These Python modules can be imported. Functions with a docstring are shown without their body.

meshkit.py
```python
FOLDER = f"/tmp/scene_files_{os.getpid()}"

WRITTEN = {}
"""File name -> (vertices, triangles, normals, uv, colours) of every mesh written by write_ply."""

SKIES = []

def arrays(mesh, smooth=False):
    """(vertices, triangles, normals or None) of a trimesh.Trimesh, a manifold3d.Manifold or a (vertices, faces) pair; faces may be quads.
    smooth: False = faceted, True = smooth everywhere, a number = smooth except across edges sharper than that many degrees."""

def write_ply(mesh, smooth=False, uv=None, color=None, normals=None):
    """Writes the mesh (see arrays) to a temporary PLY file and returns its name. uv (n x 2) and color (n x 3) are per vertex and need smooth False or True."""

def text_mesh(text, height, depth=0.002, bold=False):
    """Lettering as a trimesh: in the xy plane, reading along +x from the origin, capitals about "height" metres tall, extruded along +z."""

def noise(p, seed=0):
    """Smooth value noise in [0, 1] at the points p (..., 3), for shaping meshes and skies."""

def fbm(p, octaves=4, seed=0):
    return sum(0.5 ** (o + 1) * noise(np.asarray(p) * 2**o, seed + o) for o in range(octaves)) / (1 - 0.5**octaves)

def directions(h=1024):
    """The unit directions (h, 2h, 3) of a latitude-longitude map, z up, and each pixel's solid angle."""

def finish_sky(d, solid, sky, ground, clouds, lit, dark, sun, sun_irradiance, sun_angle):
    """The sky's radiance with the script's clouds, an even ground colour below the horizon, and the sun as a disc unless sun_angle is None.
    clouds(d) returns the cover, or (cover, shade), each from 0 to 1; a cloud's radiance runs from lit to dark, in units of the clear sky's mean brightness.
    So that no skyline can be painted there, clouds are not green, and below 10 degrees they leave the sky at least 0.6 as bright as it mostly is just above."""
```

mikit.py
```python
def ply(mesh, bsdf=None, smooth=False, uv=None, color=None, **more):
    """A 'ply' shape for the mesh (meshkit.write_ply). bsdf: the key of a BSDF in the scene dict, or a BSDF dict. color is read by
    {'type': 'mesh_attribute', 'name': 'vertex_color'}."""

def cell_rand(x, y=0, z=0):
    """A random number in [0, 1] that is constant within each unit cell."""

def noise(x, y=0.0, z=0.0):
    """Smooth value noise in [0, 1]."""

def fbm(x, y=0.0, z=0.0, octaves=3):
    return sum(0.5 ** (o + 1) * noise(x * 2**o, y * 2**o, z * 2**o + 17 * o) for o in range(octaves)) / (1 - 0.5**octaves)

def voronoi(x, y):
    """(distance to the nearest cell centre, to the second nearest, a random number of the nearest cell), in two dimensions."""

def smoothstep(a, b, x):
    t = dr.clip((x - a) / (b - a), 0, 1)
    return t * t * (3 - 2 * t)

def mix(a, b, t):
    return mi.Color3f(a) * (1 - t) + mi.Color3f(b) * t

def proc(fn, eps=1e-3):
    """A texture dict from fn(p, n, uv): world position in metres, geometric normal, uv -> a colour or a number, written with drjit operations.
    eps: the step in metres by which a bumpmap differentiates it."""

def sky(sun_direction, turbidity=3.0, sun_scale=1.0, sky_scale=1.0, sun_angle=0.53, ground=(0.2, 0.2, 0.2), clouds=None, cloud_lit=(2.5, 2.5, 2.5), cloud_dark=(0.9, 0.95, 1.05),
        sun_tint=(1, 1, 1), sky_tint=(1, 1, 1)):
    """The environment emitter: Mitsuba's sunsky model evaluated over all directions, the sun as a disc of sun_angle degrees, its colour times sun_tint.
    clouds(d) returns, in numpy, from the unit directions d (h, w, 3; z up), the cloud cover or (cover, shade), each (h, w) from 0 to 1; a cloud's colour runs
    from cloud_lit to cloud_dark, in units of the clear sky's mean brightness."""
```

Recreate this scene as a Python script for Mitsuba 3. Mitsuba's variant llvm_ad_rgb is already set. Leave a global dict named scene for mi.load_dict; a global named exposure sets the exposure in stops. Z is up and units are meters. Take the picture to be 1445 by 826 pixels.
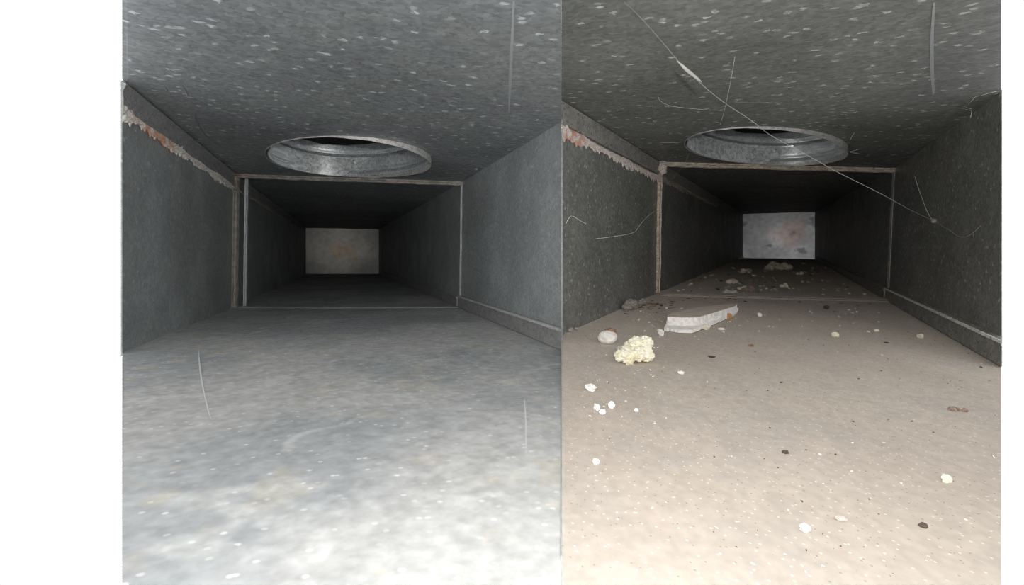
import math
import numpy as np, trimesh, drjit as dr, mitsuba as mi, mikit, meshkit
import shapely.geometry as sg
from shapely.ops import unary_union
from mikit import proc, noise, fbm, voronoi, cell_rand, smoothstep, mix

scene, labels = {}, {}
T = mi.ScalarTransform4f

# ---------------------------------------------------------------- camera, light, exposure
W_PX, H_PX, F_PX = 1445, 826, 640.0        # frame and focal length in pixels
HORIZON = 350.0                             # the level camera's horizon row (lens shift)
CAM_Z = 0.135                               # camera height above the duct floor
scene['camera'] = {'type': 'perspective', 'fov': 2 * math.degrees(math.atan(W_PX / 2 / F_PX)), 'fov_axis': 'x', 'near_clip': 0.005, 'far_clip': 100.0,
                   'principal_point_offset_y': (H_PX / 2 - HORIZON) / H_PX,
                   'to_world': T().look_at(origin=[0, 0, CAM_Z], target=[0, 1, CAM_Z], up=[0, 0, 1])}
# added plain white surround beyond the cut sheets, also lighting the ducts
scene['white_surround'] = {'type': 'constant', 'radiance': {'type': 'rgb', 'value': [1.05, 1.05, 1.05]}}
# the flash of the phone that takes the picture, just above its lens
scene['phone_flash'] = {'type': 'point', 'position': [0.012, -0.006, CAM_Z + 0.035], 'intensity': {'type': 'rgb', 'value': [0.60, 0.59, 0.57]}}
exposure = 0.0

# ---------------------------------------------------------------- duct geometry
K = 0.30 / 186                              # metres per pixel of size at the joint (duct 0.30 m high)
YJ = F_PX * K                               # distance of the transverse joint


class Duct:
    """A rectangular duct through three cross-sections (near, joint, far end): corner offsets bl, br, tr, tl."""
    def __init__(self, stations):
        self.t = [s[0] for s in stations]
        self.c = [np.array([[(u - W_PX / 2) * K * t, t * YJ, CAM_Z + (HORIZON - v) * K * t] for u, v in px]) for t, px in stations]

    def corners(self, t):
        i = 0 if t <= self.t[1] else 1
        a = (t - self.t[i]) / (self.t[i + 1] - self.t[i])
        return self.c[i] * (1 - a) + self.c[i + 1] * a

    def horizontal(self, x, y, top):
        """Height of the floor or the ceiling above plan point (x, y)."""
        bl, br, tr, tl = self.corners(y / YJ)
        l, r = (tl, tr) if top else (bl, br)
        return l[2] + (r[2] - l[2]) * (x - l[0]) / (r[0] - l[0])

    def wall(self, right, b, t):
        bl, br, tr, tl = self.corners(t)
        lo, hi = (br, tr) if right else (bl, tl)
        return lo + (hi - lo) * b

    def inward(self, right, t):
        """Unit vector from a side wall to the inside, level."""
        d = self.wall(right, .5, t + .01) - self.wall(right, .5, t - .01)
        n = np.array([d[1], -d[0], 0])
        return n / np.linalg.norm(n) * (-1 if right else 1)


CLEAN = Duct([(0.5, [(172, 498), (818, 503), (822, 154), (178, 123)]), (1.0, [(327, 435), (650, 434), (652, 257), (330, 246)]), (3.1, [(433, 386), (536, 387), (536, 323), (433, 323)])])
DIRTY = Duct([(0.5, [(749, 492), (1407, 510), (1425, 122), (755, 122)]), (1.0, [(925, 415), (1254, 424), (1263, 238), (928, 229)]), (3.1, [(1046, 365), (1148, 365), (1148, 301), (1046, 301)])])
TEND = 3.35                                   # the sheets run a little past the end sheets
FRONT = {'clean': .139, 'dirty': .158}
EDGE_L, SEAM, EDGE_R = 172.4, 792.0, 1412.0     # plan directions (columns) of the cut edges and of the seam between the two ducts


def ray(u):
    return (u - W_PX / 2) / F_PX                # x / y in plan


def span(duct, t, top):
    """Plan limits of floor or ceiling at depth t."""
    bl, br, tr, tl = duct.corners(t)
    l, r = (tl, tr) if top else (bl, br)
    y = t * YJ
    lim = (EDGE_L, SEAM) if duct is CLEAN else (SEAM, EDGE_R)
    return max(l[0] - .004, ray(lim[0]) * y), min(r[0] + .004, ray(lim[1]) * y)


def plate_polygon(duct, top, t0, t1, n=24):
    ts = np.linspace(t0, t1, n)
    s = [span(duct, t, top) for t in ts]
    return sg.Polygon([(a, t * YJ) for (a, _), t in zip(s, ts)] + [(b, t * YJ) for (_, b), t in list(zip(s, ts))[::-1]])


def plate(duct, top, poly, thick=.0012):
    """A sheet-metal floor or ceiling over a plan polygon."""
    poly = poly.segmentize(.05)
    m = trimesh.creation.extrude_polygon(poly, thick, engine='earcut')
    v = np.array(m.vertices)
    base = np.array([duct.horizontal(x, y, top) for x, y in v[:, :2]])
    v[:, 2] = base + (v[:, 2] if top else v[:, 2] - thick)
    return trimesh.Trimesh(v, m.faces, process=False)


def slab(grid, offset):
    """A closed sheet from a grid of points (n, m, 3) and the vector to its other face (n, m, 3) or (3,)."""
    n, m = grid.shape[:2]
    v = np.concatenate([grid.reshape(-1, 3), (grid + offset).reshape(-1, 3)])
    f = []
    for i in range(n - 1):
        for j in range(m - 1):
            q = [i * m + j, (i + 1) * m + j, (i + 1) * m + j + 1, i * m + j + 1]
            f += [q, [x + n * m for x in q[::-1]]]
    rim = [(i, 0) for i in range(n)] + [(n - 1, j) for j in range(1, m)] + [(i, m - 1) for i in range(n - 2, -1, -1)] + [(0, j) for j in range(m - 2, 0, -1)]
    ids = [i * m + j for i, j in rim]
    for a, b in zip(ids, ids[1:] + ids[:1]):
        f.append([b, a, a + n * m, b + n * m])
    mesh = trimesh.Trimesh(*quads(v, f), process=False)
    trimesh.repair.fix_normals(mesh)
    return mesh


def quads(v, f):
    f = np.array(f)
    return v, np.vstack([f[:, [0, 1, 2]], f[:, [0, 2, 3]]])


def wall_start(duct, right, b):
    """Depth at which a side wall begins: where it meets the cut edge or the seam."""
    u = (SEAM + .4 if right else EDGE_L) if duct is CLEAN else (EDGE_R if right else SEAM - .4)
    lo, hi = .2, 1.0
    for _ in range(40):
        t = (lo + hi) / 2
        p = duct.wall(right, b, t)
        outside = p[0] > ray(u) * p[1] if right else p[0] < ray(u) * p[1]
        lo, hi = (t, hi) if outside else (lo, t)
    return hi


def wall_panel(duct, right, t1, t2=None):
    bs = np.linspace(-.012, 1.012, 9)
    rows = []
    for b in bs:
        a = t1 if t1 else wall_start(duct, right, b)
        rows.append([duct.wall(right, b, t) for t in np.linspace(a, t2, 12)])
    g = np.array(rows)
    return slab(g, -duct.inward(right, .8) * .0012)


def P(u, v, t):
    """The point at pixel column u, row v and depth t (for reading positions off the photograph)."""
    return np.array([(u - W_PX / 2) * K * t, t * YJ, CAM_Z + (HORIZON - v) * K * t])


def on_floor(duct, u, v, top=False):
    lo, hi = .1, 3.2
    for _ in range(40):
        t = (lo + hi) / 2
        z = duct.horizontal(ray(u) * t * YJ, t * YJ, top)
        vv = HORIZON - (z - CAM_Z) / (K * t)
        nearer = vv < v if top else vv > v
        lo, hi = (t, hi) if nearer else (lo, t)
    y = lo * YJ
    return np.array([ray(u) * y, y, duct.horizontal(ray(u) * y, y, top)])


def on_wall(duct, right, u, v, off=.0025):
    """The point of a side wall seen at (u, v), a little inside it."""
    b = .5
    for _ in range(4):
        lo, hi = .3, 3.1
        for _ in range(40):
            t = (lo + hi) / 2
            p = duct.wall(right, b, t)
            uu = W_PX / 2 + p[0] / (K * t)
            nearer = uu > u if right else uu < u
            lo, hi = (t, hi) if nearer else (lo, t)
        p = P(u, v, lo)
        z0, z1 = duct.wall(right, 0, lo)[2], duct.wall(right, 1, lo)[2]
        b = (p[2] - z0) / (z1 - z0)
    return p + duct.inward(right, lo) * off


def clipped(mesh, u, keep_right):
    """The mesh cut off along the plan direction of column u."""
    r = ray(u)
    nrm = np.array([1, -r, 0.]) * (1 if keep_right else -1)
    return trimesh.intersections.slice_mesh_plane(mesh, nrm, [0, 0, CAM_Z], cap=True)


def tube(points, radius, sides=6):
    """A tube along a polyline; radius a number or one per point."""
    p = np.asarray(points, float)
    r = np.broadcast_to(radius, len(p))
    d = np.gradient(p, axis=0)
    d /= np.linalg.norm(d, axis=1, keepdims=True)
    ref = np.array([.31, .17, .93])
    a = np.cross(d, ref); a /= np.linalg.norm(a, axis=1, keepdims=True)
    b = np.cross(d, a)
    ang = np.arange(sides) * 2 * np.pi / sides
    v = (p[:, None] + r[:, None, None] * (np.cos(ang)[None, :, None] * a[:, None] + np.sin(ang)[None, :, None] * b[:, None])).reshape(-1, 3)
    f = []
    for i in range(len(p) - 1):
        for j in range(sides):
            k = (j + 1) % sides
            f.append([i * sides + j, i * sides + k, (i + 1) * sides + k, (i + 1) * sides + j])
    v, f = quads(v, f)
    caps = [[0, j + 1, j] for j in range(1, sides - 1)] + [[(len(p) - 1) * sides, (len(p) - 1) * sides + j, (len(p) - 1) * sides + j + 1] for j in range(1, sides - 1)]
    m = trimesh.Trimesh(v, np.vstack([f, caps]), process=False)
    trimesh.repair.fix_normals(m)
    return m


def curve(points, n=10):
    """A smooth polyline through points."""
    p = np.asarray(points, float)
    if len(p) == 2:
        return p[0] + (p[1] - p[0]) * np.linspace(0, 1, n)[:, None]
    from scipy.interpolate import PchipInterpolator
    s = np.r_[0, np.cumsum(np.linalg.norm(np.diff(p, axis=0), axis=1))]
    return PchipInterpolator(s, p)(np.linspace(0, s[-1], n * (len(p) - 1)))


def bar(points, profile, ups, bevel=0):
    """Sweep a closed profile [(side, up)] along points; ups = (side vectors, up vectors) per point."""
    p = np.asarray(points, float)
    side, up = (np.broadcast_to(x, p.shape) for x in ups)
    prof = np.asarray(profile, float)
    v = (p[:, None] + prof[None, :, :1] * side[:, None] + prof[None, :, 1:] * up[:, None]).reshape(-1, 3)
    n = len(prof)
    f = [[i * n + j, i * n + (j + 1) % n, (i + 1) * n + (j + 1) % n, (i + 1) * n + j] for i in range(len(p) - 1) for j in range(n)]
    v, f = quads(v, f)
    last = (len(p) - 1) * n
    caps = [[0, j + 1, j] for j in range(1, n - 1)] + [[last, last + j, last + j + 1] for j in range(1, n - 1)]
    m = trimesh.Trimesh(v, np.vstack([f, caps]), process=False)
    trimesh.repair.fix_normals(m)
    return m


def join(*ms):
    return trimesh.util.concatenate(list(ms))


def add(key, mesh, bsdf, smooth=False, label=None, category=None, group=None, kind=None, **more):
    k, i = key, 0
    while k in scene or k in labels:
        i += 1
        k = f'{key}_{i:03d}'
    scene[k] = mikit.ply(mesh, bsdf, smooth=smooth, **more) if not isinstance(mesh, dict) else mesh
    info = {a: b for a, b in (('label', label), ('category', category), ('group', group), ('kind', kind)) if b}
    if info:
        labels[k] = info
    return k


def thing(name, label, category, group=None, kind=None):
    k, i = name, 0
    while k in labels:
        i += 1
        k = f'{name}_{i:03d}'
    labels[k] = {a: b for a, b in (('label', label), ('category', category), ('group', group), ('kind', kind)) if b}
    return k


# ---------------------------------------------------------------- materials
def rgb(*c):
    return {'type': 'rgb', 'value': list(c)}


def mat(name, color, rough=.6, metal=0., spec=.5, bump=None, bump_scale=1., **more):
    b = {'type': 'principled', 'base_color': color, 'roughness': rough, 'metallic': metal, 'specular': spec, **more}
    if bump:
        b = {'type': 'bumpmap', 'arbitrary': bump, 'scale': bump_scale, 'bsdf': b}
    scene[name] = {'type': 'twosided', 'bsdf': b}
    return name


def spangle(ax, ay, size, base, tint, flecks, fleck, seed, sx=1.0, amp=1.0):
    """Galvanised zinc: crystals of many greys, a few of them pale, blotched with wear."""
    def fn(p, n, uv):
        q = (p.x, p.y, p.z)
        x, y = q[ax] / (size * sx), q[ay] / size
        wx = x + .5 * noise(x * 2.1, y * 2.1, seed)
        wy = y + .5 * noise(x * 2.3 + 9, y * 2.3, seed + 5)
        d1, d2, r = voronoi(wx, wy)
        e1, e2, s = voronoi(wx * 2.2 + 3.1, wy * 2.2)
        big = fbm(x * .05, y * .05, seed + 3.3, octaves=4)
        g = (1 + amp * (.42 * s - .21)) * (1 + amp * (.28 * r - .14)) * (.70 + .60 * big)
        c = mix(base, tint, smoothstep(.35, .65, fbm(x * .11 + 7, y * .11, seed, octaves=3))) * g
        pale = smoothstep(1 - flecks, 1 - flecks + .02, r) * smoothstep(.50, .25, d1) * (.15 + .85 * s)
        return mix(c, fleck, pale)
    return proc(fn)


def rough_spangle(ax, ay, size, lo, hi, seed):
    def fn(p, n, uv):
        q = (p.x, p.y, p.z)
        d1, d2, r = voronoi(q[ax] / size + seed, q[ay] / size)
        return lo + (hi - lo) * (.5 * r + .5 * fbm(q[ax] * 30, q[ay] * 30, seed))
    return proc(fn)


def clean_floor(p, n, uv):
    x, y = p.x * 100, p.y * 100
    wx = x + 2.2 * (fbm(x * .35, y * .35, 3.0) - .5)
    m = fbm(wx * .085 + 3, y * .085, 1.7, octaves=5)
    f = fbm(x * 1.1, y * 1.1, 4.2, octaves=4)
    g = fbm(x * 1.9, y * 2.3, 2.0, octaves=4)
    c = mix((.285, .30, .31), (.38, .385, .38), smoothstep(.36, .64, m))
    # pale wandering residue left by the wash water, in broken soft lines
    edge = dr.abs(fbm(x * .06 + 11, y * .075, 8.0, octaves=4) - .5)
    c = mix(c, (.44, .45, .44), smoothstep(.03, .004, edge) * smoothstep(.36, .56, fbm(x * .3, y * .3, 6.0)) * .55)
    c = mix(c, (.42, .39, .315), smoothstep(.64, .78, fbm(x * .45 + 40, y * .45, 9.0, octaves=3)) * .35)
    d1, d2, r = voronoi(x * 1.6, y * 2.2)
    c = mix(c, (.55, .56, .55), smoothstep(.30, .12, d1) * smoothstep(.84, .98, r) * .7)
    return c * (.60 + .38 * f + .42 * g)


def dusty_floor(p, n, uv):
    x, y = p.x * 100, p.y * 100
    m = fbm(x * .12 + 3, y * .10, 6.1, octaves=4)
    f = fbm(x * 2.6, y * 2.6, 1.2, octaves=3)
    c = mix((.38, .333, .288), (.41, .363, .315), smoothstep(.35, .65, m))
    c = mix(c, (.365, .33, .295), smoothstep(.55, .7, fbm(x * .25, y * .22, 8.0, octaves=3)) * .6)
    d1, d2, r = voronoi(x * 2.2, y * 2.2)
    grain = smoothstep(.16, .08, d1) * smoothstep(.62, .66, r)
    dark = smoothstep(.14, .07, d1) * smoothstep(.18, .14, r)
    c = c * (.86 + .28 * f)
    c = mix(c, (.66, .62, .56), grain * .55)
    return mix(c, (.22, .18, .15), dark * .6)


def dust_bump(p, n, uv):
    x, y = p.x * 100, p.y * 100
    return fbm(x * 5, y * 5, p.z * 500, octaves=3)


mat('clean_floor', proc(clean_floor), rough=.55, metal=.25)
mat('dusty_floor', proc(dusty_floor), rough=.95, spec=.1, bump=proc(dust_bump, eps=4e-4), bump_scale=.0003)
mat('clean_ceiling', spangle(0, 1, .0058, (.27, .29, .292), (.255, .27, .285), .075, (.66, .72, .72), 11.0, 1.5, .75), rough=rough_spangle(0, 1, .005, .38, .6, 3), metal=.55)
mat('dirty_ceiling', spangle(0, 1, .0058, (.150, .155, .148), (.135, .142, .135), .085, (.42, .44, .42), 21.0, 1.5, .75), rough=rough_spangle(0, 1, .005, .45, .65, 5), metal=.1, spec=.3)
mat('clean_wall', spangle(1, 2, .005, (.36, .387, .39), (.33, .352, .36), .05, (.50, .53, .53), 31.0, 1.0, .5), rough=.5, metal=.45)
mat('dirty_wall', spangle(1, 2, .005, (.252, .256, .240), (.222, .226, .212), .06, (.56, .58, .55), 41.0, 1.0, .8), rough=.5, metal=.45)

# ---------------------------------------------------------------- structure
HOLES = {'clean': (CLEAN, 482, 7, .815, 93, 101), 'dirty': (DIRTY, 1101, -16, .83, 93.5, 101)}   # duct, its axis column, centre (side, depth), half width and half length in joint pixels


def ring(which, grow=0., n=128):
    """Plan points of a round opening, its outline grown by some metres; it follows the slant of its duct."""
    duct, axis, s, t, rs, rt = HOLES[which]
    a = np.arange(n) * 2 * np.pi / n
    tt = t + (rt * K + grow) / YJ * np.sin(a)
    return np.stack([(axis - W_PX / 2) * K * tt + s * K + (rs * K + grow) * np.cos(a), tt * YJ], 1)


for duct, word, side in ((CLEAN, 'clean', 'left'), (DIRTY, 'dirty', 'right')):
    fk = thing(f'floor_{side}', 'bare grey galvanised duct floor with faint mottled film' if side == 'left' else 'duct floor under an even layer of beige dust', 'floor', kind='structure')
    fm = 'clean_floor' if side == 'left' else 'dusty_floor'
    add(fk + '__panel', plate(duct, False, plate_polygon(duct, False, FRONT[word], 1.0)), fm)
    add(fk + '__panel', plate(duct, False, plate_polygon(duct, False, 1.0, TEND)), fm)
    ck = thing(f'ceiling_{side}', 'blue-grey galvanised duct ceiling with pale spangle flecks' if side == 'left' else 'dark galvanised duct ceiling with pale spangle flecks and cobwebs', 'ceiling', kind='structure')
    hole = sg.Polygon(ring(word))
    add(ck + '__panel', plate(duct, True, plate_polygon(duct, True, FRONT[word], 1.0).difference(hole)), word + '_ceiling')
    add(ck + '__panel', plate(duct, True, plate_polygon(duct, True, 1.0, TEND)), word + '_ceiling')
    for right in (False, True):
        wname = {('left', False): 'wall_left', ('left', True): 'wall_center_left', ('right', False): 'wall_center_right', ('right', True): 'wall_right'}[side, right]
        wl = {'wall_left': 'bluish grey galvanised side wall under the rust-stained sealant at far left', 'wall_center_left': 'bluish grey galvanised side wall on the right of the clean duct',
              'wall_center_right': 'dark galvanised side wall under the crusty sealant of the dusty duct', 'wall_right': 'speckled grey galvanised side wall at the right edge of the dusty duct'}[wname]
        wk = thing(wname, wl, 'wall', kind='structure')
        wm = f'{word}_wall'
        add(wk + '__panel', wall_panel(duct, right, None, 1.0), wm)
        add(wk + '__panel', wall_panel(duct, right, 1.0, TEND), wm)

# the far ends: a sheet across each duct, square to its axis
END_PX = {'left': (CLEAN, 482, [(431, 387), (538, 388), (538, 321), (431, 321)]), 'right': (DIRTY, 1101, [(1045, 366), (1150, 366), (1150, 299.5), (1045, 299.5)])}


def end_color(base, cloud, rust, spots, x0, z0):
    def fn(p, n, uv):
        x, z = (p.x - x0) * 10, (p.z - z0) * 10
        c = mix(base, cloud, smoothstep(.35, .65, fbm(x * .9 + 5, z * .9, x0, octaves=4)))
        d = dr.sqrt(dr.square(x - rust[0]) + dr.square(z - rust[1])) + .9 * (fbm(x * 1.6, z * 1.6, 2.0) - .5)
        c = mix(c, rust[3], smoothstep(rust[2], 0., d) * .8)
        for sx, sz, r in spots:
            d = dr.sqrt(dr.square(x - sx) + 1.6 * dr.square(z - sz)) + .8 * (fbm(x * 3, z * 3, 5.0) - .5)
            c = mix(c, (.10, .09, .085), smoothstep(r, r * .2, d) * .6)
        return c * (.8 + .4 * fbm(x * 5, z * 5, 1.0))
    return proc(fn)


for side, (duct, axis, px) in END_PX.items():
    dirn = np.array([(axis - W_PX / 2) / F_PX, 1, 0]); dirn /= np.linalg.norm(dirn)
    mid = np.mean([P(u, v, 3.1) for u, v in px], axis=0)
    org = np.array([0, 0, CAM_Z])
    pts = []
    for u, v in px:
        d = P(u, v, 1.0) - org
        pts.append(org + d * ((mid - org) @ dirn) / (d @ dirn))
    bl, br, tr, tl = pts
    if side == 'left':
        col = end_color((.20, .197, .185), (.145, .145, .138), (-.1, .05, 1.1, (.22, .165, .115)), [], mid[0], mid[2])
    else:
        col = end_color((.62, .635, .66), (.42, .43, .445), (.6, .25, 1.5, (.60, .46, .41)), [(-1.9, .8, .4), (.9, .15, .35), (1.9, 1.0, .45), (2.1, .5, .3), (-.6, -.7, .25), (1.2, -1.0, .3), (-2.3, -1.2, .4)], mid[0], mid[2])
    mat(f'end_sheet_{side}', col, rough=.34, metal=.8)
    bk = thing(f'wall_back_{side}', 'pale brownish sheet closing the far end of the clean duct' if side == 'left' else 'pale stained sheet closing the far end of the dusty duct', 'wall', kind='structure')
    add(bk + '__panel', slab(np.array([[bl, tl], [br, tr]]), dirn * .002), f'end_sheet_{side}')

# ---------------------------------------------------------------- joints, flanges and sealant (parts of the walls)
def dusty_metal(base, dust, grit, seed):
    def fn(p, n, uv):
        x, y, z = p.x * 100, p.y * 100, p.z * 100
        d = fbm(x * 1.1 + seed, y * 1.1, z * 1.1, octaves=4)
        c = mix(base, dust, smoothstep(.38, .58, d))
        return mix(c, grit, smoothstep(.60, .72, fbm(x * 2.7, y * 2.7, z * 2.7 + seed, octaves=3))) * (.75 + .5 * noise(x * 9, y * 9, z * 9))
    return proc(fn)


mat('cleat_clean', dusty_metal((.24, .225, .20), (.35, .32, .28), (.20, .18, .155), 2.), rough=.8, metal=.1)
mat('cleat_dirty', dusty_metal((.42, .365, .30), (.55, .49, .41), (.23, .17, .125), 12.), rough=.9)
mat('flange_clean', dusty_metal((.30, .31, .305), (.35, .355, .35), (.24, .245, .24), 22.), rough=.5, metal=.5)
mat('flange_dirty', dusty_metal((.25, .25, .235), (.32, .315, .29), (.18, .175, .16), 32.), rough=.55, metal=.4)
mat('edge_highlight_clean', dusty_metal((.52, .53, .53), (.46, .46, .45), (.36, .36, .36), 24.), rough=.5, metal=.3)  # pale colour paints in the highlight along the flange edge
mat('edge_highlight_dirty', dusty_metal((.80, .80, .78), (.66, .65, .62), (.42, .41, .39), 34.), rough=.5, metal=.2)
UP = np.array([0, 0, 1.])


def flange(duct, right, b_top, b_bot, depth, t1, t2, n=24):
    """A folded corner flange running along a side wall between two heights (fractions of the wall)."""
    ts = np.linspace(t1, t2, n)
    rows = []
    for t in ts:
        i = duct.inward(right, t)
        hi, lo = duct.wall(right, b_top, t), duct.wall(right, b_bot, t)
        h = hi - lo
        rows.append([lo - i * .002, lo + i * depth * .8, lo + h * .10 + i * depth, lo + h * .84 + i * depth * .9, lo + h * .90 + i * (depth + .0022), lo + h * .97 + i * (depth + .0018), hi + i * depth * .2, hi - i * .002])
    g = np.array(rows)
    m = g.shape[1]
    f = [[i * m + j, i * m + (j + 1) % m, (i + 1) * m + (j + 1) % m, (i + 1) * m + j] for i in range(n - 1) for j in range(m)]
    v, f = quads(g.reshape(-1, 3), f)
    caps = [[0, j, j + 1] for j in range(1, m - 1)] + [[(n - 1) * m, (n - 1) * m + j + 1, (n - 1) * m + j] for j in range(1, m - 1)]
    mesh = trimesh.Trimesh(v, np.vstack([f, caps]), process=False)
    trimesh.repair.fix_normals(mesh)
    return mesh


def flange_edge(duct, right, b, depth, t1, t2):  # bead added along the fold to carry the painted highlight
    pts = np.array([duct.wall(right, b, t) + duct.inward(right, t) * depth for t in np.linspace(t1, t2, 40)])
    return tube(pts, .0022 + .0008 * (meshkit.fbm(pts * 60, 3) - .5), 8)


def cleat_profile(w, h):
    """Cross-section of a joint cleat seen from the end: w along the duct, h into it; a groove along the face towards the near end."""
    return [(-w / 2, -.001), (-w / 2, h * .36), (-w * .2, h * .42), (-w * .2, h * .60), (-w / 2, h * .66), (-w / 2, h * .95), (-w * .42, h), (w * .45, h), (w / 2, h * .8), (w / 2, -.001)]


def cleat(a, b, inward, w, h, wobble, seed):
    n = 60
    pts = a + (b - a) * np.linspace(0, 1, n)[:, None]
    pts = pts + inward * (wobble * (meshkit.fbm(pts * 40 + seed, 3) - .5))[:, None]
    return bar(pts, cleat_profile(w, h), (np.array([0, 1., 0]), inward))


for duct, side, cm in ((CLEAN, 'left', 'cleat_clean'), (DIRTY, 'right', 'cleat_dirty')):
    bl, br, tr, tl = duct.corners(1.0)
    d = side == 'right'
    add(f'ceiling_{side}__joint_cleat', cleat(tl, tr, -UP, .012, .0095 if d else .0085, .004, 1), cm, label='pale dusty cleat across the ceiling at the joint')
    add(f'floor_{side}__joint_cleat', cleat(bl, br, UP, .07 if d else .03, .0045 if d else .0028, .002, 2), 'dusty_floor' if d else 'clean_floor', label='low ridge of the joint across the floor')
    lw, rw = ('wall_left', 'wall_center_left') if side == 'left' else ('wall_center_right', 'wall_right')
    i = duct.inward(False, 1.)
    add(f'{lw}__joint_cleat', cleat(bl, tl, i, .010, .0095, .003, 3), cm, label='pale upright cleat at the joint')
    add(f'{lw}__joint_cleat', cleat(bl + (.010, .030, 0), tl + (.010, .030, 0), i, .005, .0055, .002, 4), 'flange_dirty' if d else 'clean_wall', label='second narrow rib behind the joint cleat')
    add(f'{rw}__joint_cleat', cleat(br, tr, duct.inward(True, 1.), .006, .003, .0015, 5), 'flange_dirty' if d else 'clean_wall', label='thin upright cleat at the joint')
    fm = f"flange_{'dirty' if d else 'clean'}"
    el, er = (EDGE_L, SEAM) if side == 'left' else (SEAM, EDGE_R)
    add(f'{lw}__corner_flange', clipped(flange(duct, False, .995, .905, .006, .48, .992), el, True), fm)
    add(f'{lw}__corner_flange', flange(duct, False, .995, .905, .006, 1.01, 2.6), fm)
    add(f'{rw}__bottom_flange', clipped(flange(duct, True, .095, .002, .009, .42, .992), er, False), fm, label='folded flange along the foot of the wall')
    add(f'{rw}__bottom_flange__edge', clipped(flange_edge(duct, True, .091, .0095, .42, .992), er, False), 'edge_highlight_' + ('dirty' if d else 'clean'), label='bright bead on the upper edge carrying a painted highlight')
    add(f'{rw}__bottom_flange', flange(duct, True, .085, .002, .007, 1.01, 2.8), fm)


def sealant_color(y_rust, spread, pale, rust, dark):
    def fn(p, n, uv):
        x, y, z = p.x * 100, p.y * 100, p.z * 100
        d = fbm(x * .8, y * .8, z * .8, octaves=4)
        f = fbm(x * 4, y * 4, z * 4, octaves=3)
        c = mix(pale, dark, smoothstep(.45, .70, f))
        r = smoothstep(spread, spread * .3, dr.abs(p.y - y_rust)) * smoothstep(.40, .56, d)
        return mix(c, rust, r) * (.8 + .4 * noise(x * 11, y * 11, z * 11))
    return proc(fn)


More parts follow.
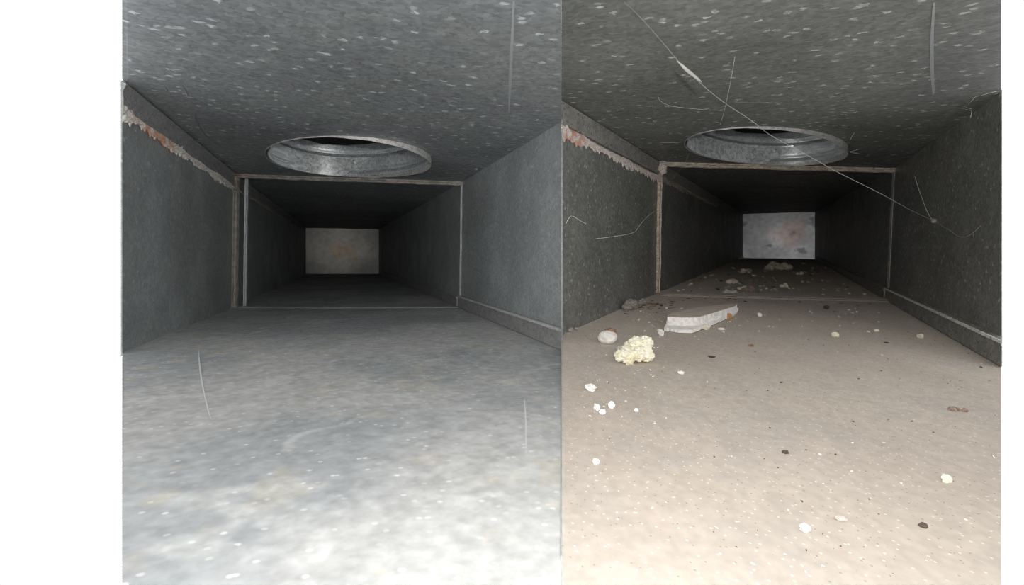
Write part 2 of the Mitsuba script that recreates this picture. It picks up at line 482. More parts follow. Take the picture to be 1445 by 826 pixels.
def sealant_bead(duct, t1, t2, b, high, out, drip, seed, n=420, m=16):
    """A brushed-on bead of sealant along the lower edge of the corner flange: lumpy, with ragged drips."""
    ts = np.linspace(t1, t2, n)
    ang = np.arange(m) * 2 * np.pi / m
    rows = []
    for t in ts:
        i = duct.inward(False, t)
        c = duct.wall(False, b, t) + i * .003
        y = t * YJ
        q = np.stack([np.full(m, y * 130), np.cos(ang) * 2.2, np.sin(ang) * 2.2], 1)
        r = .65 + .8 * (meshkit.fbm(q + seed, 3) - .5) + .35 * (meshkit.noise(np.stack([np.full(m, y * 420), np.cos(ang) * 3, np.sin(ang) * 3], 1), seed + 3) - .5)
        env = .55 + .9 * meshkit.noise(np.array([[y * 22, seed, 0]]), seed)[0]
        dr_ = drip * max(0., meshkit.noise(np.array([[y * 260, 3., seed]]), seed + 1)[0] - .35) * 1.5
        up = np.sin(ang) * high * r * env
        up = np.where(np.sin(ang) < -.3, up - dr_ * (-np.sin(ang) - .3), up)
        rows.append(c + np.cos(ang)[:, None] * out * (r * env)[:, None] * i + up[:, None] * UP)
    g = np.array(rows)
    f = [[i * m + j, i * m + (j + 1) % m, (i + 1) * m + (j + 1) % m, (i + 1) * m + j] for i in range(n - 1) for j in range(m)]
    v, f = quads(g.reshape(-1, 3), f)
    caps = [[0, j, j + 1] for j in range(1, m - 1)] + [[(n - 1) * m, (n - 1) * m + j + 1, (n - 1) * m + j] for j in range(1, m - 1)]
    mesh = trimesh.Trimesh(v, np.vstack([f, caps]), process=False)
    trimesh.repair.fix_normals(mesh)
    return mesh


mat('sealant_clean', sealant_color(.575 * YJ, .085, (.60, .57, .53), (.46, .27, .19), (.38, .355, .33)), rough=.9, spec=.1)
mat('sealant_dirty', sealant_color(.585 * YJ, .045, (.58, .53, .49), (.44, .25, .19), (.36, .315, .29)), rough=.9, spec=.1)
mat('sealant_brown', dusty_metal((.20, .17, .14), (.30, .26, .22), (.13, .11, .09), 3.), rough=.9)
add('wall_left__sealant_bead', clipped(sealant_bead(CLEAN, .47, .995, .895, .0085, .004, .008, 5), EDGE_L, True), 'sealant_clean', smooth=True, label='crusty white sealant with orange rust along the upper edge')
add('wall_left__sealant_bead', sealant_bead(CLEAN, 1.01, 1.7, .90, .006, .003, .004, 6, n=200), 'sealant_brown', smooth=True, label='thin brown sealant behind the joint')
add('wall_center_right__sealant_bead', clipped(sealant_bead(DIRTY, .50, .995, .88, .0085, .004, .013, 8), SEAM, True), 'sealant_dirty', smooth=True, label='crusty pinkish white sealant with ragged drips')
add('wall_center_right__sealant_bead', sealant_bead(DIRTY, 1.01, 1.9, .89, .0075, .003, .009, 9, n=240), 'sealant_brown', smooth=True, label='brown dusty sealant behind the joint')


def lump(size, seed, rough=.35, freq=2.2, sub=3, squash=1.0):
    """A rough lump about 'size' metres across, resting on z = 0 at the origin."""
    m = trimesh.creation.icosphere(subdivisions=sub, radius=.5)
    v = np.array(m.vertices)
    k = 1 + rough * 2 * (meshkit.fbm(v * freq * 2 + seed * 7.3, 4, seed) - .5)
    v = v * k[:, None] * np.array(size)
    v[:, 2] *= squash
    v[:, 2] -= v[:, 2].min() + .06 * np.ptp(v[:, 2])
    v[:, 2] = np.maximum(v[:, 2], 0)
    return trimesh.Trimesh(v, m.faces, process=False)


def moved(mesh, at, spin=0.):
    m = mesh.copy()
    m.apply_transform(trimesh.transformations.rotation_matrix(spin, [0, 0, 1]))
    m.apply_translation(at)
    return m


c1, c2 = CLEAN.corners(1.)[3], DIRTY.corners(1.)[3]
add('wall_left__sealant_dab', moved(lump((.018, .02, .035), 3, .6), c1 + (.008, -.012, -.038)), 'sealant_brown', smooth=True, label='dab of sealant in the upper corner of the joint')
add('wall_center_right__sealant_dab', moved(lump((.02, .02, .034), 4, .7), c2 + (.006, -.012, -.034)), 'sealant_dirty', smooth=True, label='dab of sealant in the upper corner of the joint')

# pale glare streaks painted on as thin strips, plus dark scuffs
mat('painted_glare', rgb(.36, .38, .385), rough=.5, metal=.5)
mat('scuff_dark', rgb(.11, .11, .11), rough=.7)
mat('painted_floor_glare', rgb(.37, .375, .375), rough=.8)


def glare_or_scuff(holder, duct, top, px, width, m, label):
    pts = np.array([on_floor(duct, u, v, top) for u, v in px]) + (0, 0, -.0002 if top else .0002)
    p = curve(pts, 12)
    d = np.gradient(p, axis=0); d /= np.linalg.norm(d, axis=1, keepdims=True)
    side = np.cross(d, UP)
    w = width * (.35 + .65 * np.sin(np.linspace(0.15, np.pi - .15, len(p))))[:, None]
    g = np.stack([p - side * w, p + side * w], 1)
    add(holder, slab(g, np.array([0, 0, .0003 if top else -.0003])), m, label=label)


glare_or_scuff('ceiling_left__glare_or_scuff', CLEAN, True, [(258, 4), (256, 70), (257, 110), (265, 138)], .0011, 'painted_glare', 'painted pale glare streak near the left wall')
glare_or_scuff('ceiling_left__glare_or_scuff', CLEAN, True, [(725, 2), (722, 70), (718, 158)], .0014, 'painted_glare', 'painted pale glare streak near the right wall')
for px in ([(214, 72), (226, 104), (237, 128)], [(252, 105), (266, 135)], [(276, 160), (281, 178), (296, 196), (312, 207)], [(262, 128), (285, 128)]):
    glare_or_scuff('ceiling_left__scuff', CLEAN, True, px, .0012, 'scuff_dark', 'dark scuff')
glare_or_scuff('ceiling_right__glare_or_scuff', DIRTY, True, [(1318, 4), (1315, 70), (1320, 150)], .0014, 'painted_glare', 'painted pale glare streak near the right wall')
glare_or_scuff('floor_left__glare_or_scuff', CLEAN, False, [(281, 490), (285, 540), (297, 590)], .0007, 'painted_floor_glare', 'painted pale curved glare streak')
glare_or_scuff('floor_left__glare_or_scuff', CLEAN, False, [(735, 530), (741, 580), (742, 640)], .0005, 'painted_floor_glare', 'painted pale straight glare streak')

# narrow strips that close the step between the two ducts' sheets along their seam, and the folded nose between the branches
for n, top in ((1, False), (2, True)):
    rows = []
    for t in np.linspace(FRONT['dirty'], .575, 16):
        x, y = ray(SEAM) * t * YJ, t * YJ
        z = sorted([CLEAN.horizontal(x, y, top), DIRTY.horizontal(x, y, top)])
        rows.append([[x, y, z[0] - .0012], [x, y, z[1] + .0012]])
    tk = thing(f'trim_{n}', 'narrow metal strip along the ceiling seam between the two ducts' if top else 'narrow metal strip along the floor seam between the two ducts', 'trim', kind='structure')
    add(tk + '__strip', slab(np.array(rows) - (.0003, 0, 0), np.array([.0006, 0, 0])), 'clean_wall')

# ---------------------------------------------------------------- round collars in the ceilings
mat('collar_metal', spangle(0, 2, .004, (.62, .65, .665), (.54, .57, .585), .05, (.75, .78, .80), 61.0), rough=rough_spangle(0, 2, .006, .34, .5, 7), metal=.6)
mat('strip_metal', spangle(0, 2, .006, (.84, .87, .88), (.72, .75, .76), .08, (.96, .98, .99), 66.0, 1.0, 1.3), rough=rough_spangle(0, 2, .006, .26, .40, 9), metal=.5)
mat('lip_metal', dusty_metal((.40, .395, .38), (.48, .47, .45), (.30, .29, .28), 71.), rough=.6, metal=.3)


def band(which, a1, a2, grow, lo, hi, thick, n=140, levels=6, bulge=None):
    """A sheet following the round opening between two angles (0 = right, 90 = far side); lo and hi are heights over the ceiling, numbers or functions of the angle."""
    duct, axis, s, t0, rs, rt = HOLES[which]
    ang = np.radians(np.linspace(a1, a2, n))
    inner, outer = [], []
    for gr, rows in ((grow, inner), (grow + thick, outer)):
        for a in ang:
            t = t0 + (rt * K + gr) / YJ * math.sin(a)
            x = (axis - W_PX / 2) * K * t + s * K + (rs * K + gr) * math.cos(a)
            z = duct.horizontal(x, t * YJ, True)
            l, h = (f(math.degrees(a)) if callable(f) else f for f in (lo, hi))
            zs = np.linspace(l, h, levels)
            out = np.zeros(levels) if bulge is None else bulge(zs)
            rows.append([[x + o * math.cos(a), t * YJ + o * math.sin(a), z + q] for q, o in zip(zs, out)])
    inner, outer = np.array(inner), np.array(outer)
    return slab(inner, outer - inner)


def jag(seed, amp):
    return lambda a: amp * (meshkit.fbm(np.array([[a * .09, seed, 1.7]]), 3)[0] - .5)


for which, side in (('clean', 'left'), ('dirty', 'right')):
    ck = thing('round_collar', 'round galvanised collar in the ceiling of the clean duct' if which == 'clean' else 'round galvanised collar in the ceiling of the dusty duct, hung with cobwebs', 'duct collar')
    j1, j2, j3 = jag(1, .016), jag(2, .007), jag(3, .003)
    rib = lambda z: .0035 * np.exp(-((z - .014) / .004) ** 2) + .003 * np.exp(-((z - .048) / .004) ** 2)
    add(ck + '__sleeve', band(which, 0, 360, .0, -.001, lambda a: .077 + .010 * math.cos(math.radians(a - 310)) + j2(a), .001, levels=28, bulge=rib), 'collar_metal', smooth=35, label='ribbed sheet sleeve')
    # the overlapping inner strip, its end cut on the slant
    def strip():
        duct, axis, s, t0, rs, rt = HOLES[which]
        g = []
        for k in np.linspace(0, 1, 90):
            row = []
            for q in np.linspace(0, 1, 8):
                a = math.radians((205 + (94 - 26 * q) * k - 205 * k))
                gr = -.0045
                t = t0 + (rt * K + gr) / YJ * math.sin(a)
                x = (axis - W_PX / 2) * K * t + s * K + (rs * K + gr) * math.cos(a)
                row.append([x, t * YJ, duct.horizontal(x, t * YJ, True) - .001 + .040 * q])
            g.append(row)
        g = np.array(g)
        c = g.mean(axis=(0, 1)); out = g - c; out[..., 2] = 0
        hem = tube(g[:, -1] + np.array([0, 0, .0004]), .0013, 6)
        return join(slab(g, out / np.linalg.norm(out, axis=-1, keepdims=True) * .0012), hem)
    add(ck + '__overlap_strip', strip(), 'strip_metal', smooth=35, label='overlapping inner strip with a slanted end')
    hang = lambda a: -(.0012 + .0105 * np.interp(a, [-121, -100, -60, -25, 0, 40, 97], [0, .08, .55, 1, .95, .55, 0])) + j3(a)
    add(ck + '__rim_lip', band(which, -121, 97, .0006, hang, .0004, .0009, levels=5), 'lip_metal', smooth=35, label='bent pale lip hanging below the ceiling')
    add(ck + '__rim_lip', band(which, 97, 239, .0006, lambda a: -.0013 + .4 * j3(a), .0004, .0009, levels=4), 'lip_metal', smooth=35)
    duct, axis, s, t0, rs, rt = HOLES[which]
    lo = ring(which, .004, 64)
    z = np.array([duct.horizontal(x, y, True) for x, y in lo])
    # closed box added above the collar, made wide so its inside stays dark
    body = band(which, 0, 360, .115, .0015, .34, .001, levels=3)
    poly = trimesh.creation.extrude_polygon(sg.Polygon(ring(which, .117, 64)), .001, engine='earcut')
    poly.apply_translation([0, 0, z.mean() + .338])
    add(ck + '__added_dark_box', join(body, poly), 'flange_clean' if which == 'clean' else 'flange_dirty', label='wide sheet box added above the sleeve to keep its inside dark')
    mat('screw_metal', rgb(.75, .75, .74), rough=.3, metal=.9) if 'screw_metal' not in scene else None
    a = math.radians(84)
    t = t0 + (rt * K - .006) / YJ * math.sin(a)
    x = (axis - W_PX / 2) * K * t + s * K + (rs * K - .006) * math.cos(a)
    add(ck + '__screw', moved(trimesh.creation.icosphere(subdivisions=2, radius=.0035), (x, t * YJ, duct.horizontal(x, t * YJ, True) + .030)), 'screw_metal', smooth=True, label='screw head at the strip end')

p = on_floor(CLEAN, 672, 238, True)
sc = trimesh.creation.icosphere(subdivisions=2, radius=.0035); sc.apply_scale([1, 1, .6])
add('screw', moved(sc, p - (0, 0, .001)), 'screw_metal', smooth=True, label='single screw head in the ceiling beside the collar of the clean duct', category='screw')

# ---------------------------------------------------------------- debris on the floor of the dusty duct
def grain_color(a, b, freq, seed, c3=None, t3=.62):
    def fn(p, n, uv):
        x, y, z = p.x * 100 * freq, p.y * 100 * freq, p.z * 100 * freq
        c = mix(a, b, smoothstep(.35, .65, fbm(x + seed, y, z, octaves=4)))
        return mix(c, c3, smoothstep(t3, t3 + .1, fbm(x * .6, y * .6 + seed, z * .6, octaves=3))) if c3 else c
    return proc(fn)


mat('gypsum', grain_color((.80, .77, .74), (.72, .69, .66), 2.2, 1., (.62, .57, .53), .72), rough=.95, spec=.1)
mat('paper_face', grain_color((.36, .32, .275), (.42, .37, .32), 1.5, 4., (.50, .38, .27), .66), rough=.95, spec=.1)
mat('paper_back', grain_color((.30, .26, .20), (.20, .17, .14), 2., 5.), rough=.95, spec=.1)
mat('foam', grain_color((.74, .70, .53), (.80, .77, .65), 1.6, 6., (.66, .60, .43)), rough=.95, spec=.1)
mat('foam_far', grain_color((.80, .75, .63), (.68, .62, .50), 1.1, 7., (.45, .40, .32)), rough=.95, spec=.1)
mat('plaster', grain_color((.74, .71, .67), (.64, .61, .57), 2., 8.), rough=.95, spec=.1)
mat('pale_crumb', rgb(.80, .77, .72), rough=.95, spec=.1)
mat('cream_crumb', grain_color((.76, .71, .60), (.64, .57, .45), 4., 15.), rough=.95, spec=.1)
mat('grey_crumb', rgb(.46, .42, .38), rough=.95, spec=.1)
mat('orange_crumb', rgb(.50, .27, .12), rough=.9, spec=.1)
mat('rust_flake', grain_color((.20, .115, .075), (.30, .20, .14), 6., 9.), rough=.9, spec=.1)
mat('dark_grit', rgb(.09, .07, .06), rough=.9, spec=.1)
mat('lint', grain_color((.27, .24, .22), (.36, .325, .30), 3., 10.), rough=1., spec=.05)
mat('brown_lint', grain_color((.23, .16, .125), (.36, .29, .24), 6., 13.), rough=1., spec=.05)
mat('web', rgb(.33, .325, .305), rough=.9, spec=.1)
mat('web_wall', rgb(.70, .69, .66), rough=.9, spec=.1)
mat('web_faint', rgb(.42, .41, .39), rough=.9, spec=.1)


def fl(u, v):
    return on_floor(DIRTY, u, v)


def px(u, v):
    """Metres per pixel at the floor point under (u, v)."""
    return fl(u, v)[1] / F_PX


def jagged(poly, amp, seed, step=.0022):
    poly = max(poly.geoms, key=lambda g: g.area) if hasattr(poly, 'geoms') else poly
    q = np.array(poly.segmentize(step).exterior.coords)[:-1]
    rng = np.random.default_rng(seed)
    q += (rng.random(q.shape) - .5) * 2 * amp
    q = sg.Polygon(q).buffer(0)
    return max(q.geoms, key=lambda g: g.area) if hasattr(q, 'geoms') else q


def layer(poly, z0, h, top_noise=0., seed=0):
    m = trimesh.creation.extrude_polygon(poly, h, engine='earcut')
    m.apply_translation([0, 0, z0])
    return m


# broken piece of wallboard
out = [(937, 467), (958, 471), (977, 472), (991, 466), (1008, 458.5), (1037, 445.5), (1041, 441), (1010, 443), (985, 446.5), (966, 451.5), (950, 455), (940, 460)]
top_out = [(942, 462.5), (962, 464), (985, 464.5), (1001, 458.5), (1037, 445), (1041, 441), (1010, 443), (985, 446.5), (966, 451.5), (950, 455), (944, 459)]
pl = sg.Polygon([fl(u, v)[:2] for u, v in out])
zf = min(fl(u, v)[2] for u, v in out) - .0002
t = thing('wallboard_fragment', 'long broken wedge of white wallboard with dusty paper top, lying near the floor joint', 'wallboard piece')
tilt = lambda m: (m.apply_translation([0, 0, zf + .0006]), m)[1]
add(t + '__paper_back', tilt(layer(jagged(pl.buffer(.0004), .0006, 1), 0, .0012)), 'paper_back', label='torn brown paper underside')
upper = sg.Polygon([fl(u, v)[:2] for u, v in top_out]).buffer(-.0003)
low = jagged(pl.buffer(-.0003), .0007, 2)
add(t + '__plaster_core', tilt(join(layer(low, .0010, .0045), layer(jagged(upper.buffer(.0012), .0014, 5), .0055, .0050), layer(jagged(upper, .0012, 3), .0105, .0062))), 'gypsum', label='rough white plaster core with a ledge')
add(t + '__paper_top', tilt(layer(jagged(upper.buffer(.0004), .0009, 4), .0167, .0009)), 'paper_face', label='grey dusty paper face')


def clump(parts, size, seed, n, sub=2, rough=.7):
    rng = np.random.default_rng(seed)
    ms = []
    for x, y, r, tall in [(*q, 1.05)[:4] for q in parts]:
        for _ in range(n):
            a, d = rng.random() * 6.283, math.sqrt(rng.random()) * r * .75
            q = r * (.32 + .36 * rng.random())
            hz = max(0., 1 - (d / r) ** 2) * r * tall * rng.random() ** .7
            m = lump((2 * q, 2 * q * (.8 + .4 * rng.random()), 2 * q * .85), int(rng.integers(1000)), rough, 3.0, sub)
            ms.append(moved(m, (x + d * math.cos(a), y + d * math.sin(a), hz * .8), rng.random() * 6.28))
    return join(*ms)


def at_floor(mesh, u, v, sink=.0003):
    p = fl(u, v)
    return moved(mesh, p - (0, 0, sink))


k = px(898, 512)
add('foam_clump', at_floor(clump([(0, 0, 13 * k), (-15 * k, -.002, 13 * k), (15 * k, .004, 12 * k), (14 * k, .018, 16 * k, 1.9), (6 * k, .020, 14 * k, 1.6)], 1, 3, 20, 3), 897, 512), 'foam', smooth=True,
    label='crumbly pale yellow foam clump in front of the wallboard fragment, the largest debris', category='foam clump')
k = px(857, 487)
t = thing('plaster_chunk', 'rounded white plaster chunk left of the yellow foam clump', 'plaster chunk')
add(t + '__body', at_floor(lump((27 * k, 24 * k, 20 * k), 12, .28, 1.6, 3), 857, 485), 'plaster', smooth=25)
add(t + '__brown_cap', at_floor(moved(lump((14 * k, 12 * k, 7 * k), 14, .5, 3., 2), (5 * k, .004, 15 * k)), 857, 485), 'rust_flake', smooth=True, label='brown crust on top')

# single pieces that can be told apart: column, row of the base, width and height in pixels, material, label
PIECES = [
    ('plaster_crumb', 834, 554, 15, 8, 'plaster', 'flat white plaster crumb alone left of and below the foam clump', 'crumb'),
    ('plaster_crumb', 842, 581, 9, 8, 'plaster', 'white plaster crumb, left one of a cluster of three', 'crumb'),
    ('plaster_crumb', 863, 579, 9, 8, 'plaster', 'white plaster crumb, right one of a cluster of three', 'crumb'),
    ('plaster_crumb', 850, 588, 8, 7, 'plaster', 'white plaster crumb, lowest one of a cluster of three', 'crumb'),
    ('plaster_crumb', 933, 477, 8, 8, 'plaster', 'white crumb between foam clump and wallboard fragment', 'crumb'),
    ('plaster_crumb', 930, 470, 5, 4, 'plaster', 'tiny white crumb at the left tip of the wallboard fragment', 'crumb'),
    ('plaster_crumb', 874, 496, 9, 5, 'grey_crumb', 'greyish crumb between plaster chunk and foam clump', 'crumb'),
    ('plaster_crumb', 996, 468, 11, 7, 'cream_crumb', 'cream crumb against the front of the wallboard fragment', 'crumb'),
    ('brick_crumb', 1028, 452, 9, 7, 'orange_crumb', 'orange brown crumb beside the right end of the wallboard fragment', 'crumb'),
    ('plaster_crumb', 1072, 449, 6, 5, 'pale_crumb', 'pale crumb right of the wallboard fragment tip', 'crumb'),
    ('plaster_crumb', 1018, 467, 9, 3, 'pale_crumb', 'thin pale flake in front of the wallboard fragment', 'crumb'),
    ('plaster_crumb', 961, 529, 9, 4, 'pale_crumb', 'pale flat crumb on bare dust right of the foam clump', 'crumb'),
    ('plaster_crumb', 1179, 478, 10, 6, 'cream_crumb', 'cream crumb on the right half of the dusty floor, near the joint', 'crumb'),
    ('plaster_crumb', 1237, 470, 7, 4, 'cream_crumb', 'small cream crumb close to the floor joint on the right', 'crumb'),
    ('plaster_crumb', 1299, 479, 8, 5, 'cream_crumb', 'cream crumb nearest the folded flange of the right wall', 'crumb'),
    ('plaster_crumb', 1336, 684, 12, 10, 'cream_crumb', 'cream crumb on the near dusty floor at right', 'crumb'),
    ('plaster_crumb', 1136, 754, 13, 10, 'pale_crumb', 'pale round crumb on the dusty floor closest to the front', 'crumb'),
    ('plaster_crumb', 1186, 736, 14, 5, 'grey_crumb', 'dust-coated flat flake on the near dusty floor', 'crumb'),
    ('plaster_crumb', 841, 656, 9, 6, 'pale_crumb', 'pale crumb on the near dusty floor at left', 'crumb'),
    ('plaster_crumb', 898, 582, 6, 4, 'pale_crumb', 'small pale crumb right of the cluster of three', 'crumb'),
    ('dark_chip', 1303, 746, 10, 6, 'dark_grit', 'dark chip on the near dusty floor at right', 'chip'),
    ('dark_chip', 1108, 641, 8, 4, 'dark_grit', 'dark chip on the middle of the dusty floor', 'chip'),
    ('dark_chip', 1060, 490, 7, 3, 'rust_flake', 'brown chip right of and below the wallboard fragment', 'chip'),
    ('dark_chip', 1251, 485, 5, 2, 'dark_grit', 'dark speck between two cream crumbs at right', 'chip'),
    ('dark_chip', 1166, 438, 7, 5, 'dark_grit', 'dark chip on the floor just before the joint', 'chip'),
    ('dark_chip', 862, 472, 14, 4, 'rust_flake', 'brown flake behind the plaster chunk', 'chip'),
    ('foam_lump', 1033, 404, 16, 9, 'foam_far', 'cream lump just behind the floor joint at left', 'foam lump'),
    ('foam_lump', 1046, 411, 12, 6, 'foam_far', 'small cream lump behind the white strip', 'foam lump'),
    ('plaster_strip', 1030, 416, 19, 4, 'plaster', 'thin white strip lying on the floor joint', 'plaster strip'),
    ('foam_lump', 1053, 389, 17, 8, 'foam_far', 'tan lump in the far half of the dusty duct, left of the foam heap', 'foam lump'),
    ('foam_lump', 1129, 390, 10, 6, 'foam_far', 'pale lump right of the far foam heap', 'foam lump'),
    ('foam_lump', 1107, 407, 12, 4, 'foam', 'white lump in the middle of the floor behind the joint', 'foam lump'),
    ('foam_lump', 1046, 368, 8, 5, 'foam_far', 'tan lump at the foot of the far left wall', 'foam lump'),
    ('lint_tuft', 1057, 414, 20, 6, 'rust_flake', 'brown fibrous tuft beside the white strip at the joint', 'lint tuft'),
    ('lint_tuft', 1003, 421, 9, 4, 'rust_flake', 'brown tuft on the floor joint', 'lint tuft'),
    ('lint_tuft', 1183, 411, 9, 3, 'rust_flake', 'brown tuft behind the joint at right', 'lint tuft'),
    ('lint_tuft', 937, 410, 12, 6, 'lint', 'grey lint at the foot of the joint cleat', 'lint tuft'),
    ('dark_chip', 1004, 505, 9, 2, 'dark_grit', 'short dark splinter right of the foam clump', 'chip'),
]
for i, (name, u, v, w, h, m, lab, cat) in enumerate(PIECES):
    k = px(u, v)
    if name in ('foam_lump', 'lint_tuft'):
        q = .24 * w * k
        mesh = clump([(-1.1 * q, 0, q, h / w * 2.4), (.9 * q, .2 * q, 1.1 * q, h / w * 2.8)], 1, 60 + i, 9, 2, 1.0)
        m = 'brown_lint' if m == 'rust_flake' else m
    else:
        mesh = lump((w * k, w * k * .8, h * k * 1.15), 40 + i, .75, 3.0, 2)
    add(name, at_floor(mesh, u, v - .3 * h), m, label=lab, category=cat)

k = px(1351, 580)
add('lint_tuft', at_floor(clump([(-7 * k, 0, 4 * k, .6), (0, .001, 3.5 * k, .6), (7 * k, -.002, 3.5 * k, .6)], 1, 41, 12, 2, 1.0), 1351, 580), 'brown_lint', label='brown fuzzy tuft lying on the dusty floor near the right edge', category='lint tuft')
k = px(1098, 380)
add('foam_heap', at_floor(clump([(-12 * k, 0, 6 * k), (0, .02, 7 * k), (9 * k, 0, 7 * k), (14 * k, .03, 5 * k)], 1, 21, 9, 2), 1098, 382), 'foam_far', smooth=True, label='ragged cream foam heap far down the dusty duct', category='foam heap')
k = px(888, 437)
add('lint_clump', at_floor(clump([(0, 0, 9 * k), (5 * k, .015, 8 * k), (-6 * k, -.01, 6 * k)], 1, 31, 14, 2, .9), 889, 438), 'lint', smooth=True, label='grey fluffy lint clump in the corner of wall and dusty floor', category='lint clump')
k = px(904, 432)
add('lint_clump', at_floor(clump([(0, 0, 5 * k), (4 * k, .01, 5 * k)], 1, 32, 10, 2, .9), 905, 431), 'lint', smooth=True, label='smaller lint clump beside the larger one along the wall', category='lint clump')
k = px(800, 473)
add('lint_clump', at_floor(clump([(0, 0, 4 * k), (9 * k, .012, 3 * k)], 1, 33, 8, 2, .9), 807, 469), 'lint', smooth=True, label='flat lint along the wall at the left edge of the dusty floor', category='lint clump')


def chip(size, seed, flat=.5):
    rng = np.random.default_rng(seed)
    m = trimesh.convex.convex_hull((rng.random((11, 3)) - .5) * np.array([1, .8, flat]) * size)
    m.apply_translation([0, 0, -m.bounds[0, 2]])
    return m


# countable small bits, thickest around and behind the joint
rng = np.random.default_rng(77)
SHAPES = [chip(1., 200 + i) for i in range(8)]
FLAKES = [chip(1., 300 + i, .16) for i in range(8)]


pl_wide = pl.buffer(.006)


def inside(u, v):
    p = fl(u, v)
    bl, br, _, _ = DIRTY.corners(p[1] / YJ)
    return bl[0] + .004 < p[0] < br[0] - .014 and SEAM + 4 < u < EDGE_R - 4


def scatter(name, n, draw, size, tones, where, noun, shapes=SHAPES, limits=(368, 818, SEAM, EDGE_R)):
    done = 0
    while done < n:
        u, v = draw()
        if not (limits[0] < v < limits[1]) or not (limits[2] < u < limits[3]) or not inside(u, v) or pl_wide.contains(sg.Point(fl(u, v)[:2])):
            continue
        tone = list(tones)[int(rng.integers(len(tones)))]
        m = shapes[int(rng.integers(8))].copy()
        m.apply_scale(size(v) * px(u, v) * 1.3)
        add(name, at_floor(moved(m, (0, 0, 0), rng.random() * 6.28), u, v, .0001), tones[tone], label=f'small {tone} {noun} {where}', category=noun.split()[-1], group=f'{tone} {noun}s {where}')
        done += 1


PALE = {'pale': 'pale_crumb', 'cream': 'cream_crumb', 'grey': 'grey_crumb'}
DARK = {'blackish': 'dark_grit', 'brown': 'rust_flake'}
near_joint = lambda: (rng.uniform(880, 1260), 436 + abs(rng.normal(0, 20)))
behind = lambda: (rng.uniform(930, 1240), rng.uniform(370, 418))
wide = lambda: (rng.uniform(796, 1405), 440 + 370 * rng.random() ** 1.6)
left = lambda: (rng.normal(885, 55), rng.uniform(470, 600))
rusty = lambda: (rng.normal(918, 20), rng.normal(433, 5))
along = lambda: (rng.uniform(930, 1250), 424 + rng.normal(0, 4))
JOINT, FRONT_L, FRONT_R, FAR = (432, 470, SEAM, EDGE_R), (470, 620, SEAM, 975), (470, 818, 975, EDGE_R), (368, 418, SEAM, EDGE_R)
scatter('pale_crumb', 85, near_joint, lambda v: rng.uniform(1.6, 4.0), PALE, 'on the dusty floor just before the joint', 'crumb', limits=JOINT)
scatter('pale_crumb', 85, behind, lambda v: rng.uniform(2.0, 5.5), PALE, 'on the dusty floor beyond the joint', 'crumb', limits=FAR)
scatter('pale_crumb', 55, wide, lambda v: rng.uniform(1.6, 3.4) + (v > 600) * rng.uniform(0, 2), {'pale': 'pale_crumb', 'grey': 'grey_crumb'}, 'on the open dusty floor at right', 'crumb', limits=FRONT_R)
scatter('pale_crumb', 60, left, lambda v: rng.uniform(1.6, 3.6), PALE, 'on the dusty floor around the foam clump', 'crumb', limits=FRONT_L)
scatter('dark_crumb', 35, wide, lambda v: rng.uniform(1.8, 3.6), DARK, 'on the open dusty floor at right', 'crumb', limits=FRONT_R)
scatter('dark_crumb', 35, behind, lambda v: rng.uniform(2.0, 5.5), DARK, 'on the dusty floor beyond the joint', 'crumb', limits=FAR)
scatter('thin_flake', 60, rusty, lambda v: rng.uniform(2.5, 6.5), {'rust brown': 'rust_flake', 'blackish': 'dark_grit'}, 'in the litter beside the lint clumps', 'flake', FLAKES)
scatter('thin_flake', 75, along, lambda v: rng.uniform(2., 5.5), {'rust brown': 'rust_flake', 'blackish': 'dark_grit', 'grey': 'lint'}, 'in the litter along the floor joint', 'flake', FLAKES)


def grit(n, draw, seed, lo, hi):
    r2 = np.random.default_rng(seed)
    ms = []
    while len(ms) < n:
        u, v = draw()
        if not (368 < v < 822) or not inside(u, v) or pl_wide.contains(sg.Point(fl(u, v)[:2])):
            continue
        m = SHAPES[int(r2.integers(8))].copy()
        m.apply_scale(r2.uniform(lo, hi) * px(u, v) * 1.3)
        ms.append(at_floor(moved(m, (0, 0, 0), r2.random() * 6), u, v, .00005))
    return join(*ms)


add('fine_grit', grit(700, wide, 5, .7, 1.3), 'grey_crumb', label='fine pale grit too small to count over the dusty floor', category='grit', kind='stuff')
add('fine_dark_grit', grit(350, wide, 6, .7, 1.3), 'dark_grit', label='fine dark grit too small to count over the dusty floor', category='grit', kind='stuff')

# ---------------------------------------------------------------- cobwebs
def Q(u, v, t):
    return P(u, v, t)


cl = lambda u, v: on_floor(DIRTY, u, v, True)
lw_ = lambda u, v: on_wall(DIRTY, False, u, v)
rw_ = lambda u, v: on_wall(DIRTY, True, u, v)
A, B = cl(880, 2), rw_(1321, 312)
s_ = lambda q: A + (B - A) * q


def strand(key, pts, radius, m, label, sides=5, parent=None, n=10):
    add(key, tube(curve(pts, n), radius, sides), m, smooth=True, label=label, **({} if parent else {'category': 'cobweb'}))


def between(u, v, p0, p1):
    """The point seen at (u, v) whose depth lies between two points, in proportion to the column."""
    u0, u1 = (W_PX / 2 + p[0] / p[1] * F_PX for p in (p0, p1))
    q = (u - u0) / (u1 - u0)
    t0, t1 = p0[1] / YJ, p1[1] / YJ
    return P(u, v, 1 / ((1 - q) / t0 + q / t1))


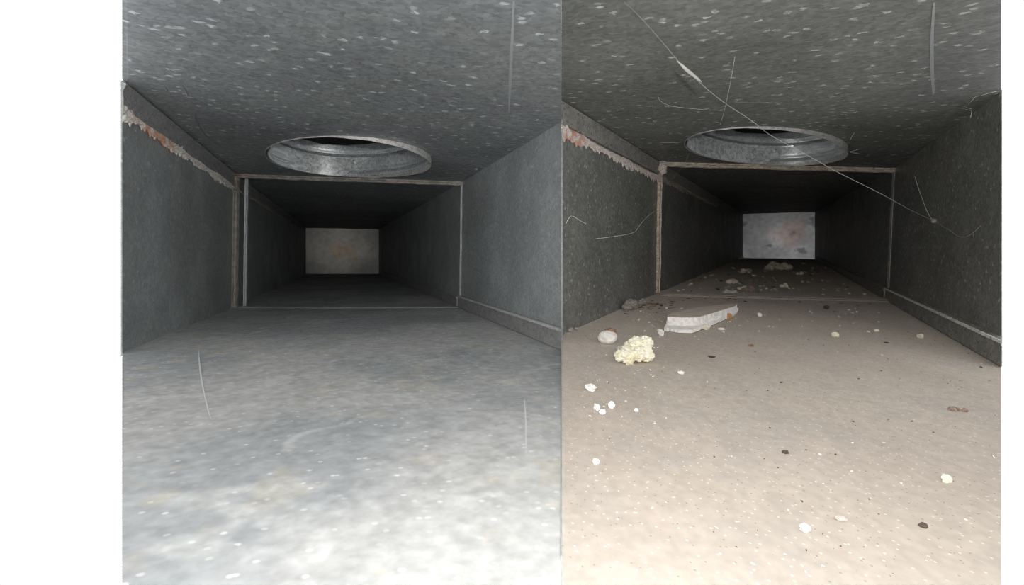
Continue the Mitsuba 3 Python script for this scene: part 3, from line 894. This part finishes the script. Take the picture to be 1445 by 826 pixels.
px_main = [(905, 26), (930, 54), (968, 98), (1018, 142), (1060, 170), (1086, 190), (1130, 214), (1180, 242), (1240, 272), (1290, 299)]
main = [A] + [between(u, v, A, B) for u, v in px_main] + [B]
t = thing('cobweb', 'long cobweb strand slanting across the collar of the dusty duct to the right wall', 'cobweb')
strand(t + '__strand', main, np.interp(np.linspace(0, 1, 110), [0, .2, .4, 1], [.00006, .0002, .00028, .00034]), 'web', None, parent=t)
pp = [between(u, v, A, B) for u, v in ((955, 86), (962, 92), (968, 98), (978, 106), (990, 116))]
add(t + '__dust_tuft', tube(curve(pp, 6), np.interp(np.linspace(0, 1, 24), [0, .25, .5, .85, 1], [.0002, .0012, .0015, .0010, .0003]), 8), 'web', smooth=True, label='thick pale tuft of dust on the strand')
add(t + '__knot', moved(trimesh.creation.icosphere(subdivisions=1, radius=.004), B), 'lint', smooth=True, label='grey knot at the wall')
strand('cobweb', [rw_(1293, 248), rw_(1303, 278), rw_(1314, 304), B], .0004, 'web_wall', 'cobweb thread running up the right wall from the grey knot')
strand('cobweb', [B, rw_(1340, 323), rw_(1363, 335), rw_(1388, 318)], .0003, 'web_faint', 'faint cobweb thread right of the grey knot')
strand('cobweb', [lw_(838, 337), lw_(870, 333), lw_(893, 328), lw_(904, 314), lw_(921, 299)], .00045, 'web_wall', 'curved cobweb on the left wall of the dusty duct, ending at the joint cleat')
strand('cobweb', [lw_(796, 316), lw_(805, 305), lw_(815, 311), lw_(824, 316)], .0004, 'web_wall', 'short kinked cobweb at the left edge of the dusty duct wall')
strand('cobweb', [cl(929, 137), cl(945, 149), cl(963, 152), cl(1020, 156)], .0003, 'web_faint', 'cobweb thread lying along the ceiling before the collar')
strand('cobweb', [cl(1037, 80) , cl(1030, 120), cl(1021, 160), cl(1016, 176)], .0003, 'web_faint', 'upright cobweb thread on the ceiling before the collar')
cw = thing('cobweb', 'branching cobweb in the upper corner of the right wall', 'cobweb')
for pts in ([cl(1298, 166), cl(1340, 147), cl(1375, 137), cl(1410, 128)], [cl(1345, 147), cl(1363, 151), cl(1371, 154)], [cl(1357, 153), cl(1371, 158), rw_(1373, 166)], [cl(1376, 137), cl(1366, 148)]):
    strand(cw + '__strand', pts, .00035, 'web_wall', None, parent=cw)
lip = P(956, 202, .775)
strand('cobweb', [lip, cl(930, 202), cl(905, 208), cl(905, 209) + (-.03, .02, -.002)], .0003, 'web_faint', 'thread from the left rim of the collar to the corner')
cw = thing('cobweb', 'pair of threads stretched from the right rim of the collar of the dusty duct', 'cobweb')
rl = P(1200, 214, .82)
for pts in ([rl, cl(1212, 211), cl(1229, 204)], [rl, cl(1215, 216), cl(1243, 212)], [P(1197, 204, .80), cl(1200, 197), cl(1206, 187)]):
    strand(cw + '__strand', pts, .00035, 'web_wall', None, parent=cw)
strand('cobweb', [P(972, 217, .84), P(960, 240, .95), DIRTY.wall(False, .86, 1.08)], .0003, 'web_faint', 'thread hanging from the left rim of the collar to the wall behind the joint')
